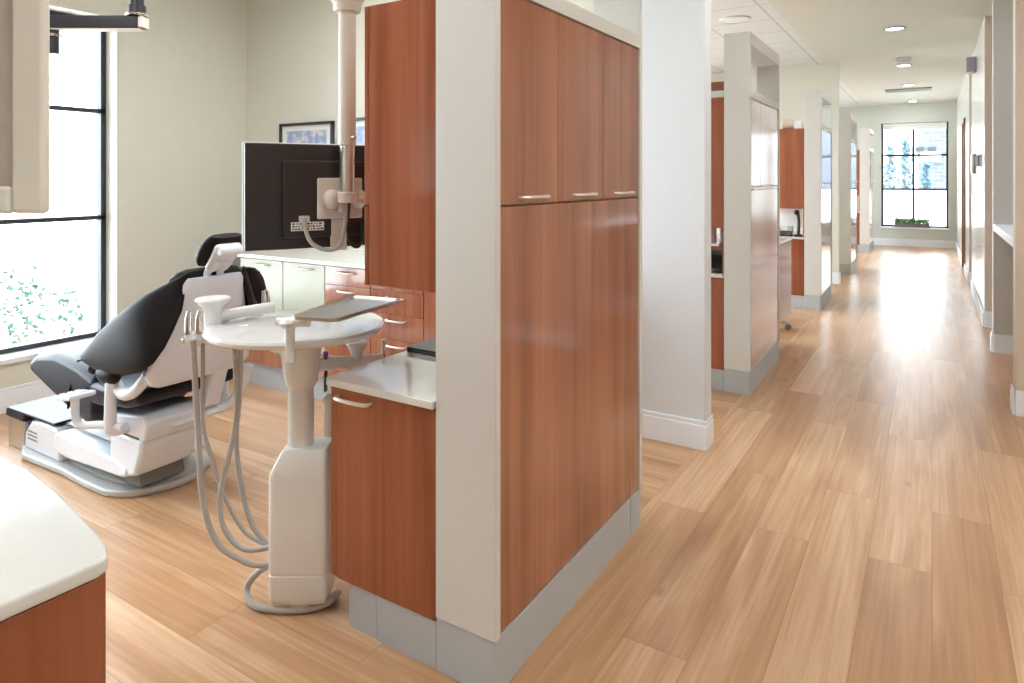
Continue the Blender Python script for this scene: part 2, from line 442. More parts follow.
# ------------------------------------------------------------------ partition units
def partition(Y0, L, where, front=True, doors=3, bay=True):
    x0, x1, y1 = (-1.279 if Y0 < 2 else -1.238), -1.060, Y0 + L
    # frame
    fr = thing('partition_frame', ((x0 + x1) / 2, Y0 + L / 2, 0), 'cream open-topped panel frame, %s' % where, 'partition', 'partition frames along the hall')
    B('column_panel', 'frame', x0, x1, Y0, Y0 + .028, .165, 2.51, fr, .003)
    B('end_post', 'frame', x0, x1, y1 - .028, y1, .165, 2.51, fr, .003)
    B('top_beam', 'frame', x0, x1, Y0 + .028, y1 - .028, 2.42, 2.51, fr, .003)
    B('header', 'frame', x0, x1, Y0 + .028, y1 - .028, 2.055, 2.11, fr, .003)
    B('toe_base', 'kick', x0, -1.067, Y0 + .004, y1 - .12, 0, .165, fr, .002)
    B('toe_base', 'kick', x0, -1.067, y1 - .115, y1 - .004, 0, .165, fr, .002)
    # hall-side tall cabinet
    ya, yb = Y0 + .03, y1 - .03
    tc = thing('tall_cabinet', (-1.17, Y0 + L / 2, .165), 'tall cherry cabinet facing the hall, %s' % where, 'cabinet', 'tall cherry cabinets along the hall')
    B('carcass', 'wood', x0 + .002, -1.088, ya, yb, .17, 2.053, tc, .001)
    B('lower_panel', 'woodx', -1.086, -1.067, ya, yb, .172, 1.414, tc, .0015)
    w = (yb - ya) / doors
    for k in range(doors):
        a = ya + k * w
        d = B('door', 'woodx', -1.086, -1.067, a + .0015, a + w - .0015, 1.420, 2.052, tc, .0015)
        pull(d, (-1.067, a + w * .52, 1.44), (0, 1, 0), .16, (1, 0, 0))
    if not bay: return
    DX = x0 + 1.279; IX = x0 - .002
    # bay-side base cabinet
    bc = thing('base_cabinet', (-1.5, Y0 + L / 2, 0), 'cherry base cabinet on the treatment side, %s' % where, 'cabinet', 'base cabinets behind the partitions')
    B('carcass', 'wood', -1.708 + DX, IX, Y0 + .022, y1 - .01, .155, .795, bc, .001)
    ed = B('end_door', 'wood', -1.706 + DX, IX, Y0 + .002, Y0 + .02, .150, .792, bc, .0015)
    if front: pull(ed, (-1.62 + DX, Y0 + .002, .765), (1, 0, 0), .15, (0, -1, 0), .007)
    for k in range(2):
        w = (L - .03) / 2; a = Y0 + .006 + k * w
        d = B('door', 'wood', -1.735 + DX, -1.7095 + DX, a, a + w - .003, .152, .792, bc, .0015)
        pull(d, (-1.735 + DX, a + w * .5, .765), (0, 1, 0), .15, (-1, 0, 0), .006)
    B('toe_kick', 'kick', -1.655 + DX, -1.53 + DX, Y0 + .01, y1 - .03, 0, .155, bc, .002)
    B('toe_kick', 'kick', -1.526 + DX, IX, Y0 + .006, y1 - .03, 0, .155, bc, .002)
    wt = MB()
    pts = [(IX, Y0 - .012)]
    for a in range(0, 91, 15):
        r = .02; pts.append((-1.752 + DX + r - r * math.sin(math.radians(a)), Y0 - .012 + r - r * math.cos(math.radians(a))))
    pts += [(-1.752 + DX, y1 - .02), (IX, y1 - .02)]
    wt.prism(pts, 'z', .797, .822)
    tag(wt.build('worktop', 'quartz', bevel=.003), 'white worktop, treatment side, %s' % where, 'worktop', 'worktops behind the partitions')
    # bay-side upper cabinet
    uc = thing('upper_cabinet', (-1.46, Y0 + L / 2, 1.14), 'cherry upper cabinet, treatment side, %s' % where, 'cabinet', 'upper cabinets behind the partitions')
    B('carcass', 'wood', -1.580 + DX, IX, Y0 + .028, y1 - .03, 1.145, 2.07, uc, .0015)
    tag(B('backsplash', 'wood', IX - .018, IX, Y0 + .03, y1 - .03, .8225, 1.1445, None, .001), 'cherry backsplash under the upper cabinet, %s' % where, 'backsplash', 'backsplashes behind the partitions')
    w = (L - .06) / 2
    for k in range(2):
        a = Y0 + .029 + k * w
        d = B('door', 'wood', -1.602 + DX, -1.5835 + DX, a, a + w - .003, 1.145, 1.405, uc, .0015)
        d2 = B('door', 'wood', -1.602 + DX, -1.5835 + DX, a, a + w - .003, 1.41, 2.07, uc, .0015)
        pull(d2, (-1.602 + DX, a + w * .5, 1.43), (0, 1, 0), .14, (-1, 0, 0))

partition(1.605, 1.15, 'partition nearest the camera')
partition(4.78, 1.06, 'partition just beyond the white cross wall')
partition(8.28, .97, 'third partition along the hall')
partition(11.57, 1.02, 'fourth partition along the hall')
partition(15.22, 1.15, 'partition nearest the end window')

# curved peninsula counters at the rear end of a partition
def peninsula(yS, yE, where, xl=-1.9, foot=True, sx=0.0):
    t = thing('peninsula_cabinet', (-1.4, (yS + yE) / 2, 0), 'cherry peninsula cabinet with a bowed end, %s' % where, 'cabinet')
    def outline(o):
        pts = [(xl + o, yS), (-1.0 - o, yS), (-.998 - o, yE - .2), (-.992 - o, yE - .09), (-1.0 - o, yE - .072), (-1.03 - o, yE - .060 - o), (-1.07 - o * .8, yE - .050 - o), (-1.16, yE - .034 - o), (-1.28, yE - .015 - o), (-1.42, yE - o), (-1.6, yE - .003 - o), (-1.75, yE - .015 - o), (xl + o, yE - .04 - o)]
        return [(x + (sx if x > -1.5 else 0), y) for x, y in pts]
    MB().prism(outline(.006), 'z', .27, .934).build('carcass', 'wood', t, .002)
    if not foot: MB().box(xl + .1, -1.36, yS, yE - .3, 0, .27).build('pedestal', 'kick', t, .003)
    if foot:
        MB().prism([(x, y) for x, y in [(-1.6, yE - .1), (-1.5, yE - .1), (-1.2, yE - .2), (-1.16, yE - .34), (-1.24, yE - .42), (-1.6, yE - .42)]], 'z', .0, .045).build('foot_plate', 'steel', t, .006)
        MB().box(-1.6, -1.26, yE - .36, yE - .2, .04, .27).build('pedestal', 'kick', t, .004)
    tag(MB().prism(outline(0), 'z', .937, .96).build('worktop', 'quartz', bevel=.005), 'white quartz worktop with a bowed end, %s' % where, 'worktop')
peninsula(-.7, .58, 'in the near left corner of the picture')
PEN2 = (5.842, 6.6)
peninsula(*PEN2, 'behind the second partition of the hall', xl=-1.75, foot=False, sx=-.085)
PENSTOOL = 1

# things on the counter of the first partition
l1 = [(-1.70, 2.02), (-1.30, 2.02), (-1.30, 2.30), (-1.70, 2.30)]
lp = thing('laptop', (-1.56, 2.12, .822), 'closed black laptop lying on the near white worktop', 'laptop')
MB().box(-1.74, -1.40, 2.0, 2.24, .823, .834).build('base', 'black', lp, .004)
MB().box(-1.74, -1.40, 2.0, 2.24, .835, .842).build('lid', 'black', lp, .003)

# ------------------------------------------------------------------ rear cabinet run of the first bay
RX0, RX1, RY, RYW = -4.28, -2.0, 3.10, 3.70
def runcab(x0, x1, label, fronts, grp='cabinets under the rear worktop'):
    c = thing('base_cabinet', ((x0 + x1) / 2, 3.4, 0), label, 'cabinet', grp)
    B('carcass', 'wood', x0 + .001, x1 - .001, RY + .021, RYW - .002, .17, .925, c, .001)
    B('toe_kick', 'kick', x0 + .001, x1 - .001, RY + .05, RYW - .01, 0, .168, c, .002)
    z0 = .172
    for kind, h in fronts:
        fm = 'palelam' if kind == 'p' else 'woodx'
        nm = 'drawer' if kind == 'd' else 'door'
        d = B(nm, fm, x0 + .002, x1 - .002, RY, RY + .019, z0 + .0015, z0 + h - .0015, c, .0015)
        pull(d, ((x0 + x1) / 2 + (.0 if kind == 'd' else .02), RY, z0 + h - .035), (1, 0, 0), .15, (0, -1, 0), .006)
        z0 += h
    return c
DR = [('d', .17), ('d', .165), ('d', .155), ('d', .14), ('d', .12)]
runcab(-4.28, -3.815, 'first cabinet from the left in the rear run, below the monitor', [('d', .16), ('p', .59)])
runcab(-3.813, -3.40, 'second cabinet from the left in the rear run, tall pale door', [('d', .16), ('p', .59)])
runcab(-3.398, -2.99, 'drawer cabinet in the rear run just left of the wooden upper cabinet', DR)
runcab(-2.988, -2.56, 'drawer cabinet in the rear run seen behind the round tray table', DR)
runcab(-2.558, -2.0, 'last cabinet of the rear run, behind the near partition', [('o', .75)])
tag(MB().box(RX0 - .01, RX1, RY - .02, RYW - .001, .927, .953).build('worktop', 'quartz', bevel=.003), 'long white worktop along the rear wall below the monitor', 'worktop')
# grey mesh bin beside it
mb = MB(); mb.lathe([(.1, 0), (.11, .93), (.115, .94), (.105, .94), (.095, .02)], (-4.42, 3.27, 0), 26)
tag(mb.build('waste_bin', 'grille', smooth=True), 'tall grey mesh bin standing at the left end of the rear cabinets', 'bin')

# framed pictures on the rear wall
def picture(x0, x1, z0, z1, label):
    p = thing('framed_picture', ((x0 + x1) / 2, 3.69, z0), label, 'picture', 'framed pictures on the rear wall')
    mb = MB(); t = .022
    mb.box(x0, x1, 3.672, 3.699, z0, z0 + t).box(x0, x1, 3.672, 3.699, z1 - t, z1).box(x0, x0 + t, 3.672, 3.699, z0, z1).box(x1 - t, x1, 3.672, 3.699, z0, z1)
    mb.build('frame', 'dark', p)
    B('mat_board', 'paper', x0 + t, x1 - t, 3.688, 3.698, z0 + t, z1 - t, p, 0)
    mm = bpy.data.materials.get('photo_print')
    if not mm:
        mm = mat('photo_print', (150, 170, 205), .4); nt = mm.node_tree; b = nt.nodes['Principled BSDF']
        tc = nt.nodes.new('ShaderNodeTexCoord'); n = nt.nodes.new('ShaderNodeTexNoise'); n.inputs['Scale'].default_value = 14
        cr = nt.nodes.new('ShaderNodeValToRGB'); cr.color_ramp.elements[0].color = lin((150, 175, 215)); cr.color_ramp.elements[1].color = lin((232, 226, 224))
        cr.color_ramp.elements[0].position = .45; cr.color_ramp.elements[1].position = .62
        nt.links.new(tc.outputs['Object'], n.inputs['Vector']); nt.links.new(n.outputs['Fac'], cr.inputs[0]); nt.links.new(cr.outputs[0], b.inputs['Base Color'])
    B('print', mm, x0 + .08, x1 - .08, 3.685, 3.689, z0 + .08, z1 - .065, p, 0)
picture(-4.565, -3.945, 1.48, 1.945, 'black framed picture on the rear wall above the monitor, left of two')
picture(-3.79, -3.17, 1.48, 1.955, 'black framed picture on the rear wall half hidden by the wooden upper cabinet')

# ------------------------------------------------------------------ ceiling-hung monitor seen from behind
def rotz(a): return Matrix.Rotation(a, 3, 'Z')
cx, cy = -2.077, 1.976
du, dn = V((.448, .894, 0)), V((.894, -.448, 0))
def mon(u, n, z): return V((cx, cy, 0)) + du * u + dn * n + V((0, 0, z))
def obox(mb, u0, u1, n0, n1, z0, z1):
    q = [mon(u, n, z) for u in (u0, u1) for n in (n0, n1) for z in (z0, z1)]
    vs = [mb.bm.verts.new(p) for p in q]
    for f in ((0, 1, 3, 2), (4, 6, 7, 5), (0, 4, 5, 1), (2, 3, 7, 6), (0, 2, 6, 4), (1, 5, 7, 3)): mb.bm.faces.new([vs[i] for i in f])
    return mb
t = thing('hanging_monitor', (cx, cy, CZ), 'large black monitor seen from behind, hung on a beige pole above the rear worktop', 'monitor')
obox(MB(), -.372, .372, -.022, .008, 1.217, 1.637).build('display_housing', 'black', t, .006)
obox(MB(), -.376, .376, -.034, -.022, 1.213, 1.641).build('bezel', 'paper', t, .003)
bp = obox(MB(), -.235, .235, .008, .03, 1.262, 1.57).build('rear_cover', 'black', t, .008)
obox(MB(), -.215, -.065, .03, .032, 1.272, 1.335).build('port_recess', 'blackm', t, .002)
pl = obox(MB(), -.205, -.075, .032, .0335, 1.29, 1.325).build('port_label', 'paper', t, 0)
for k in range(9):
    pass
mb = MB()
for r_ in range(3):
    u = -.2
    while u < -.085:
        w = random.uniform(.003, .012)
        obox(mb, u, u + w, .0335, .034, 1.294 + r_ * .0105, 1.300 + r_ * .0105); u += w + random.uniform(.003, .008)
mb.build('port_symbols', 'black', pl)
mon0 = mon
def mon(u, n, z): return mon0(u - .075, n, z)
obox(MB(), -.03, .155, .034, .05, 1.335, 1.50).build('mounting_plate', 'dgrey', t, .006)
px, py = mon(.075, .098, 0).x, mon(.075, .098, 0).y
for s_, nm in ((-1, 'swivel_knob'), (1, 'swivel_knob')):
    c = mon(.075 + s_ * .055, .075, 1.415)
    MB().ell(c, (.034, .034, .04), 10).build(nm, 'dgrey', t, smooth=True)
MB().cyl((px, py, 1.40), (px, py, 1.445), .040, 28).build('collar', 'dgrey', t, bevel=.004, smooth=True)
obox(MB(), .05, .1, .045, .09, 1.36, 1.45).build('swivel_arm', 'dgrey', t, .005)
MB().cyl((px, py, 1.41), (px, py, 1.64), .030, 28).build('inner_pole', 'steel', t, smooth=True)
MB().cyl((px, py, 1.63), (px, py, 2.20), .0345, 28).build('outer_pole', 'dgrey', t, bevel=.003, smooth=True)
MB().cyl(mon(.085, .128, 1.66), mon(.093, .142, 1.66), .01, 12).build('locking_screw', 'steel', t, smooth=True)
MB().lathe([(.05, 2.165), (.055, 2.175), (.055, 2.2), (.066, 2.21), (.066, 2.3), (.05, 2.33), (.05, CZ)], (px, py, 0), 28).build('ceiling_hub', 'dgrey', t, smooth=True)
obox(MB(), .03, .095, .012, .034, 1.205, 1.335).build('lower_bracket', 'dgrey', t, .004)
MB().tube(smooth_path([mon(-.08, .04, 1.345), mon(-.08, .055, 1.30), mon(-.06, .07, 1.245), mon(-.01, .085, 1.215), mon(.04, .09, 1.225), mon(.065, .095, 1.30), mon(.07, .098, 1.40)], 6), .0085, 10).build('cable', 'hose', t, smooth=True)
obox(MB(), -.10, -.06, .03, .05, 1.325, 1.35).build('cable_plug', 'dgrey', t, .003)
MB().tube(smooth_path([mon(.085, .09, 1.40), mon(.08, .09, 1.30), mon(.095, .085, 1.235), mon(.125, .08, 1.22), mon(.15, .06, 1.25), mon(.155, .035, 1.31)], 6), .0065, 10).build('cable', 'black', t, smooth=True)

# ------------------------------------------------------------------ beige framed display hanging at the left edge
R_ = V((_c, _s, 0)); FW = V((-_s, _c, 0))
def dsp(l, d, z): return R_ * l + FW * d + V((0, 0, z))
def fbox(mb, l0, l1, d0, d1, z0, z1):
    q = [dsp(l, d, z) for l in (l0, l1) for d in (d0, d1) for z in (z0, z1)]
    vs = [mb.bm.verts.new(p) for p in q]
    for f in ((0, 1, 3, 2), (4, 6, 7, 5), (0, 4, 5, 1), (2, 3, 7, 6), (0, 2, 6, 4), (1, 5, 7, 3)): mb.bm.faces.new([vs[i] for i in f])
    return mb
D = 1.6; lr = (52 - 512) / F * (D + .03)
t = thing('hanging_display', dsp(lr - .33, D + .03, CZ), 'beige framed display with a grey face hanging at the left edge of the picture', 'display')
zb = H - (214 - 178) * D / F; zt = 2.02; W = .66; bz = .08
mb = MB()
fbox(mb, lr - bz, lr, D, D + .03, zb, zt); fbox(mb, lr - W, lr - W + bz, D, D + .03, zb, zt)
fbox(mb, lr - W + bz, lr - bz, D, D + .03, zb, zb + .066); fbox(mb, lr - W + bz, lr - bz, D, D + .03, zt - .066, zt)
mb.build('bezel', 'dispframe', t, .012, seg=3)
fbox(MB(), lr - W + bz - .005, lr - bz + .005, D + .012, D + .02, zb + .06, zt - .06).build('screen', 'screen', t, 0)
fbox(MB(), lr - W + .06, lr - .07, D + .03, D + .07, zb + .02, zt - .02).build('rear_housing', 'dgrey', t, .01)
c = dsp(lr - W / 2, D + .10, 0)
MB().cyl((c.x, c.y, 1.75), (c.x, c.y, CZ), .035, 20).build('pole', 'dgrey', t, smooth=True)
fbox(MB(), lr - W / 2 - .1, lr - W / 2 + .1, D + .08, D + .1, 1.62, 1.82).build('mounting_plate', 'dgrey', t, .004)

# ------------------------------------------------------------------ exam light on a black ceiling arm
t = thing('exam_light', (-3.64, 2.0, CZ), 'black ceiling-mounted exam light arm above the dental chair', 'exam light')
px, py = -3.64, 2.0
MB().cyl((px, py, 2.42), (px, py, CZ), .033, 20).build('pole', 'blackm', t, smooth=True)
MB().cyl((px, py, 2.385), (px, py, 2.43), .042, 24).build('collar', 'blackm', t, smooth=True)
MB().lathe([(.055, 2.372), (.058, 2.378), (.058, 2.384), (.04, 2.388)], (px, py, 0), 24).build('ring', 'chrome', t, smooth=True)
def lbox(mb, l0, l1, w, z0, z1):
    q = [V((px, py, 0)) - R_ * l + FW * d + V((0, 0, z)) for l in (l0, l1) for d in (-w, w) for z in (z0, z1)]
    vs = [mb.bm.verts.new(p) for p in q]
    for f in ((0, 1, 3, 2), (4, 6, 7, 5), (0, 4, 5, 1), (2, 3, 7, 6), (0, 2, 6, 4), (1, 5, 7, 3)): mb.bm.faces.new([vs[i] for i in f])
    return mb
lbox(MB(), -.02, .52, .036, 2.305, 2.372).build('arm', 'blackm', t, .006)
lbox(MB(), -.045, -.02, .034, 2.308, 2.37).build('arm_end_cap', 'dgrey', t, .004)
lbox(MB(), -.03, .45, .032, 2.297, 2.304).build('arm_underside', 'dgrey', t, .003)
jx, jy = (V((px, py, 0)) - R_ * .455).xy
MB().cyl((jx, jy, 2.17), (jx, jy, 2.30), .028, 20).build('joint', 'blackm', t, smooth=True)
MB().lathe([(.04, 2.262), (.045, 2.268), (.04, 2.276)], (jx, jy, 0), 24).build('ring', 'chrome', t, smooth=True)
MB().tube(smooth_path([(jx, jy, 2.20), (jx - .1, jy - .05, 2.2), (jx - .3, jy - .15, 2.1), (jx - .4, jy - .2, 2.0)], 5), .02, 12).build('drop_arm', 'blackm', t, smooth=True)
MB().ell((jx - .42, jy - .22, 1.96), (.13, .07, .05), 12).build('lamp_head', 'dental', t, smooth=True)

# ------------------------------------------------------------------ dental chair
CY = 1.9
t = thing('dental_chair', (-3.5, CY, 0), 'white and black reclining dental chair on a grey base by the window', 'dental chair')
# floor plate
pts = []
for a in range(-80, 81, 16): pts.append((-3.35 + .26 * math.cos(math.radians(a)), CY + .02 + .27 * math.sin(math.radians(a))))
pts += [(-3.62, CY + .29), (-4.1, CY + .27), (-4.22, CY + .2), (-4.24, CY - .2), (-4.1, CY - .26), (-3.72, CY - .24), (-3.5, CY - .25)]
MB().prism(pts, 'z', .0, .035).build('base_plate', 'castgrey', t, .012, seg=3)
pts2 = [(x + (.05 if x < -3.8 else -.04), CY + (y - CY) * .74) for x, y in pts]
MB().loft([[(x, y, .034) for x, y in pts2], [(x * .9 + -3.5 * .1, CY + (y - CY) * .75, .06) for x, y in pts2]]).build('base_cover', 'castgrey', t, .008, seg=2)
# foot-end housing
MB().prism([(-4.2, .03), (-4.19, .12), (-4.12, .19), (-4.0, .205), (-3.84, .20), (-3.80, .16), (-3.80, .03)], 'y', CY - .21, CY + .2).build('pump_housing', 'chairwhite', t, .02, seg=3)
lb = MB()
for r_ in range(3):
    u = -4.15
    while u < -4.05:
        w = random.uniform(.006, .016); lb.box(u, u + w, CY - .2115, CY - .21, .13 - r_ * .02, .138 - r_ * .02); u += w + .006
lb.build('specification_text', 'pot', t)
# lift arm cover
MB().prism([(-3.84, .10), (-3.84, .17), (-3.78, .20), (-3.24, .185), (-3.14, .165), (-3.13, .13), (-3.18, .11), (-3.7, .085)], 'y', CY - .23, CY + .2).build('lift_arm_cover', 'chairwhite', t, .018, seg=3)
MB().prism([(-3.80, .065), (-3.78, .09), (-3.14, .125), (-3.12, .06), (-3.2, .055)], 'y', CY - .17, CY + .05).build('lift_arm', 'pot', t, .006)
B('arm_panel', 'castgrey', -3.95, -3.35, CY - .15, CY + .15, .2, .215, t, .006)
# upright column block
MB().prism([(-3.30, .12), (-3.30, .31), (-3.04, .31), (-3.03, .26), (-3.08, .135), (-3.16, .115)], 'y', CY - .22, CY + .06).build('lift_column', 'chairwhite', t, .02, seg=3)
MB().prism([(-3.36, .30), (-3.36, .38), (-3.04, .42), (-3.0, .39), (-3.02, .30), (-3.1, .29)], 'y', CY - .21, CY + .10).build('seat_frame', 'chairwhite', t, .016, seg=3)
MB().prism([(-3.2, .33), (-3.18, .40), (-3.12, .41), (-3.02, .385), (-2.97, .35), (-3.04, .315), (-3.15, .315)], 'y', CY - .1, CY + .25).build('side_cover', 'chairwhite', t, .018, seg=3)
MB().prism([(-3.06, .40), (-2.96, .58), (-2.90, .58), (-2.97, .39)], 'y', CY + .06, CY + .14).build('back_hinge', 'chairwhite', t, .012)
B('column_gap_shade', 'black', -3.28, -3.06, CY - .212, CY + .072, .285, .315, t, .003)  # dark block standing in for the shadow gap below the seat frame
# seat and leg rest
def cushion(name, prof, y0, y1, m, bev=.03):
    return MB().prism(prof, 'y', y0, y1).build(name, m, t, bev, seg=4)
cushion('seat', [(-3.48, .53), (-3.3, .52), (-3.1, .545), (-3.0, .55), (-2.99, .48), (-3.1, .45), (-3.3, .42), (-3.48, .41)], CY - .25, CY + .25, 'leather2')
lg = cushion('leg_rest', [(-3.38, .54), (-3.55, .585), (-3.78, .61), (-3.98, .58), (-4.08, .52), (-4.04, .47), (-3.85, .41), (-3.62, .34), (-3.45, .30), (-3.38, .34)], CY - .25, CY + .25, 'leather2', .045)
sm = MB()
sm.tube([(-3.62, CY - .253, .36), (-3.6, CY - .254, .46), (-3.6, CY - .22, .59), (-3.6, CY, .592), (-3.6, CY + .2, .59)], .005, 8)
sm.build('seam', 'leather', lg, smooth=True)
tp = MB().loft([sec((-3.34 - .1 * k / 6, CY - .22, .63 - .01 * k), (0, .05 * math.sin(PI * (k + .6) / 7.2), 0), (0, 0, .035 * math.sin(PI * (k + .6) / 7.2)), 16, 2.2) for k in range(7)])
tp.build('arm_pad', 'leather2', t, smooth=True)
# back cushion, shell
def zsec(z, x, yc, hy, hx, p=3.2): return sec((x, yc, z), (hx, 0, 0), (0, hy, 0), 32, p)
secs = []
for z, w, th in ((.55, .18, .03), (.58, .21, .05), (.66, .235, .06), (.78, .25, .06), (.9, .24, .058), (1.0, .205, .052), (1.05, .18, .046), (1.075, .15, .035), (1.085, .11, .02)):
    secs.append(zsec(z, -2.99 + (z - .58) * .26, CY, w, th, 2.6))
MB().loft(secs).build('backrest', 'leather', t, smooth=True)
secs = []
for z, w, th in ((.565, .20, .012), (.58, .235, .022), (.62, .258, .028), (.68, .25, .028), (.85, .198, .027), (.98, .165, .026), (1.03, .152, .022), (1.05, .14, .014)):
    secs.append(zsec(z, -2.922 + (z - .58) * .24, CY - .005, w, th, 4))
MB().loft(secs).build('back_shell', 'chairwhite', t, smooth=True)
# arm slings (leaf shaped, both sides)
def arm(sign):
    st = [((187, 273), (185, 290), 1.755), ((176, 279), (181, 312), 1.725), ((162, 286), (172, 332), 1.69), ((146, 294), (163, 350), 1.65), ((130, 305), (153, 364), 1.62), ((114, 318), (140, 373), 1.605), ((100, 331), (124, 375), 1.60), ((91, 342), (110, 374), 1.60), ((86, 349), (99, 371), 1.605), ((83, 354), (90, 364), 1.61)]
    secs = []
    for i, (u, l, y) in enumerate(st):
        a, b = onY(*u, y), onY(*l, y)
        c = (a + b) / 2; h = (a - b) / 2
        th = .026 * min(1, .25 + i * .3) * (1 if i < 7 else .8)
        s_ = sec(c, h, (0, th, 0), 20, 2.3)
        if sign > 0: s_ = [V((p.x, 2 * CY - p.y, p.z)) for p in s_]
        secs.append(s_)
    return MB().loft(secs).build('armrest', 'leather', t, smooth=True)
arm(-1); arm(1)
for sg in (1,):
    wing_c = V((-2.90 if sg > 0 else -2.93, CY + sg * .215, .89))
    MB().loft([sec(wing_c + V((.02 * k / 4, 0, .17 * math.sin(PI / 2 * k / 5))), (.035, 0, 0), (0, .135 * math.cos(PI / 2 * abs(k) / 5.2), 0), 24, 2.2) for k in range(-5, 6)]).build('backrest_wing', 'leather', t, smooth=True)
for sg in (-1, 1):
    yy = CY + sg * .285
    MB().ell((-3.18, yy, .605), (.09, .035, .045), 10).build('armrest_end', 'leather', t, smooth=True)
    MB().tube(smooth_path([(-3.15, yy, .62), (-3.16, yy, .45), (-3.16, yy, .37), (-3.16, yy + .03 * -sg, .345), (-3.18, yy - .12 * sg, .345)], 4), .026, 12).build('arm_bracket', 'chairwhite', t, smooth=True)
    MB().tube(smooth_path([(-2.96, yy - sg * .06, .62), (-3.02, yy - sg * .03, .545), (-3.09, yy - sg * .02, .525), (-3.15, yy - sg * .02, .56), (-3.18, yy - sg * .02, .60)], 4), .026, 12).build('arm_link', 'chairwhite', t, smooth=True)
# touch pad on its bracket
MB().box(-3.42, -3.29, CY - .40, CY - .28, .485, .508, ((-3.35, CY - .34, .50), Matrix.Rotation(math.radians(-8), 3, 'Y'))).build('touch_pad', 'chairwhite', t, .008)
kp = MB()
for i in range(5):
    for j in range(3): kp.box(-3.41 + i * .022, -3.395 + i * .022, CY - .385 + j * .032, CY - .367 + j * .032, .507, .512, ((-3.35, CY - .34, .50), Matrix.Rotation(math.radians(-8), 3, 'Y')))
kp.build('keypad', 'castgrey', t)
MB().tube(smooth_path([(-3.36, CY - .34, .49), (-3.36, CY - .34, .40), (-3.33, CY - .33, .36), (-3.22, CY - .29, .37), (-3.1, CY - .26, .37)], 5), .018, 12).build('touch_pad_bracket', 'chairwhite', t, smooth=True)
# headrest
hr = Matrix.Rotation(math.radians(38), 3, 'Y')
hc = V((-2.765, CY, 1.165))
def hp(x, y, z): return hc + hr @ (V((x, y, z)) * .74)
secs = []
for k in range(9):
    zz = -.115 + .23 * k / 8; w = math.sqrt(max(.02, 1 - (zz / .125) ** 2))
    secs.append([hp(*(p)) for p in sec((-.015, 0, zz), (.052 * w, 0, 0), (0, .14 * (.55 + .45 * w), 0), 24, 2.6)])
MB().loft(secs).build('headrest', 'leather', t, smooth=True)
secs = [[hp(*p) for p in sec((.045 - abs(zz) * .08, 0, zz), (.014, 0, 0), (0, wd, 0), 24, 5)] for zz, wd in ((-.10, .075), (-.095, .085), (0, .09), (.075, .09), (.085, .08))]
MB().loft(secs).build('headrest_plate', 'chairwhite', t, smooth=True)
MB().tube([hp(.065, -.075, .06), hp(.065, .075, .06)], .021, 16).build('headrest_grip', 'chairwhite', t, bevel=.006, smooth=True)
for sg in (-1, 1):
    MB().tube(smooth_path([hp(.06, sg * .035, -.02), hp(.055, sg * .035, -.08), (-2.81, CY + sg * .032, 1.075), (-2.83, CY + sg * .032, 1.02)], 4), .017, 12).build('headrest_post', 'chairwhite', t, smooth=True)
# under-seat white arm at the right end and hose
MB().tube(smooth_path([(-3.06, CY + .09, .355), (-2.99, CY + .2, .37), (-2.95, CY + .24, .45), (-2.92, CY + .26, .56)], 5), [.028] * 16, 12).build('support_arm', 'chairwhite', t, smooth=True)
# instrument holders behind the shell
for dy, zz in ((.05, .74), (.13, .80)):
    MB().tube(smooth_path([(-2.62, CY + dy, zz + .18), (-2.615, CY + dy, zz + .08), (-2.63, CY + dy, zz)], 4), [.016, .018, .02, .02, .018, .016, .014, .012, .01], 10).build('hand_piece', 'chrome' if dy > .1 else 'chairwhite', t, smooth=True)
MB().tube(smooth_path([(-2.46, CY + .24, .5), (-2.5, CY + .2, .66), (-2.62, CY + .1, .74)], 5), .018, 10).build('hand_piece_arm', 'chairwhite', t, smooth=True)

# black topped step at the foot end
stp = B('step_platform', 'steel', -4.41, -4.22, 1.70, 2.2, 0, .165, t, .004)
MB().prism([(-4.42, .165), (-4.42, .20), (-4.40, .215), (-4.0, .225), (-3.86, .225), (-3.86, .213), (-4.2, .205), (-4.21, .165)], 'y', 1.69, 2.21).build('step_cushion', 'leather2', stp, .008, seg=3)

# ------------------------------------------------------------------ delivery unit with round tray table
ux, uy = -1.883, 1.62
t = thing('delivery_unit', (ux, uy, 0), 'cream dental delivery unit with a round tray table and hanging grey hoses', 'dental unit')
# housing (rounded slab)
secs = []
for z, hx, hy, s_ in ((.03, .08, .062, 0), (.04, .096, .075, 0), (.065, .102, .081, 0), (.135, .102, .081, 0), (.138, .099, .078, 0), (.143, .099, .078, 0), (.146, .102, .081, 0), (.475, .101, .08, 0), (.485, .099, .079, .001), (.555, .080, .066, .018), (.562, .074, .06, .018)):
    secs.append(sec(V((ux, uy, z)) + R_ * s_, R_ * hx, FW * hy, 48, 9))
MB().loft(secs).build('housing', 'dental', t, smooth=True)
MB().lathe([(.062, .0), (.07, .004), (.07, .04)], (ux, uy, 0), 24).build('base', 'dgrey', t, smooth=True)
MB().lathe([(.045, .55), (.045, .72), (.043, .76), (.042, .80)], (ux - .008, uy - .005, 0), 28).build('column', 'dental', t, smooth=True)
MB().lathe([(.046, .762), (.057, .78), (.063, .83), (.071, .90), (.074, .935)], (ux - .008, uy - .005, 0), 32).build('hub', 'dental', t, smooth=True)
tx, ty = -1.978, 1.670
sc_ = []
for r, z in ((.27, .934), (.288, .938), (.298, .946), (.30, .956), (.295, .964), (.284, .966)):
    sc_.append(sec((tx, ty, z), V((.848, .53, 0)) * r * 1.05, V((-.53, .848, 0)) * r * .98, 48, 2.15))
MB().loft(sc_).build('tabletop', 'tabletop', t, smooth=True)
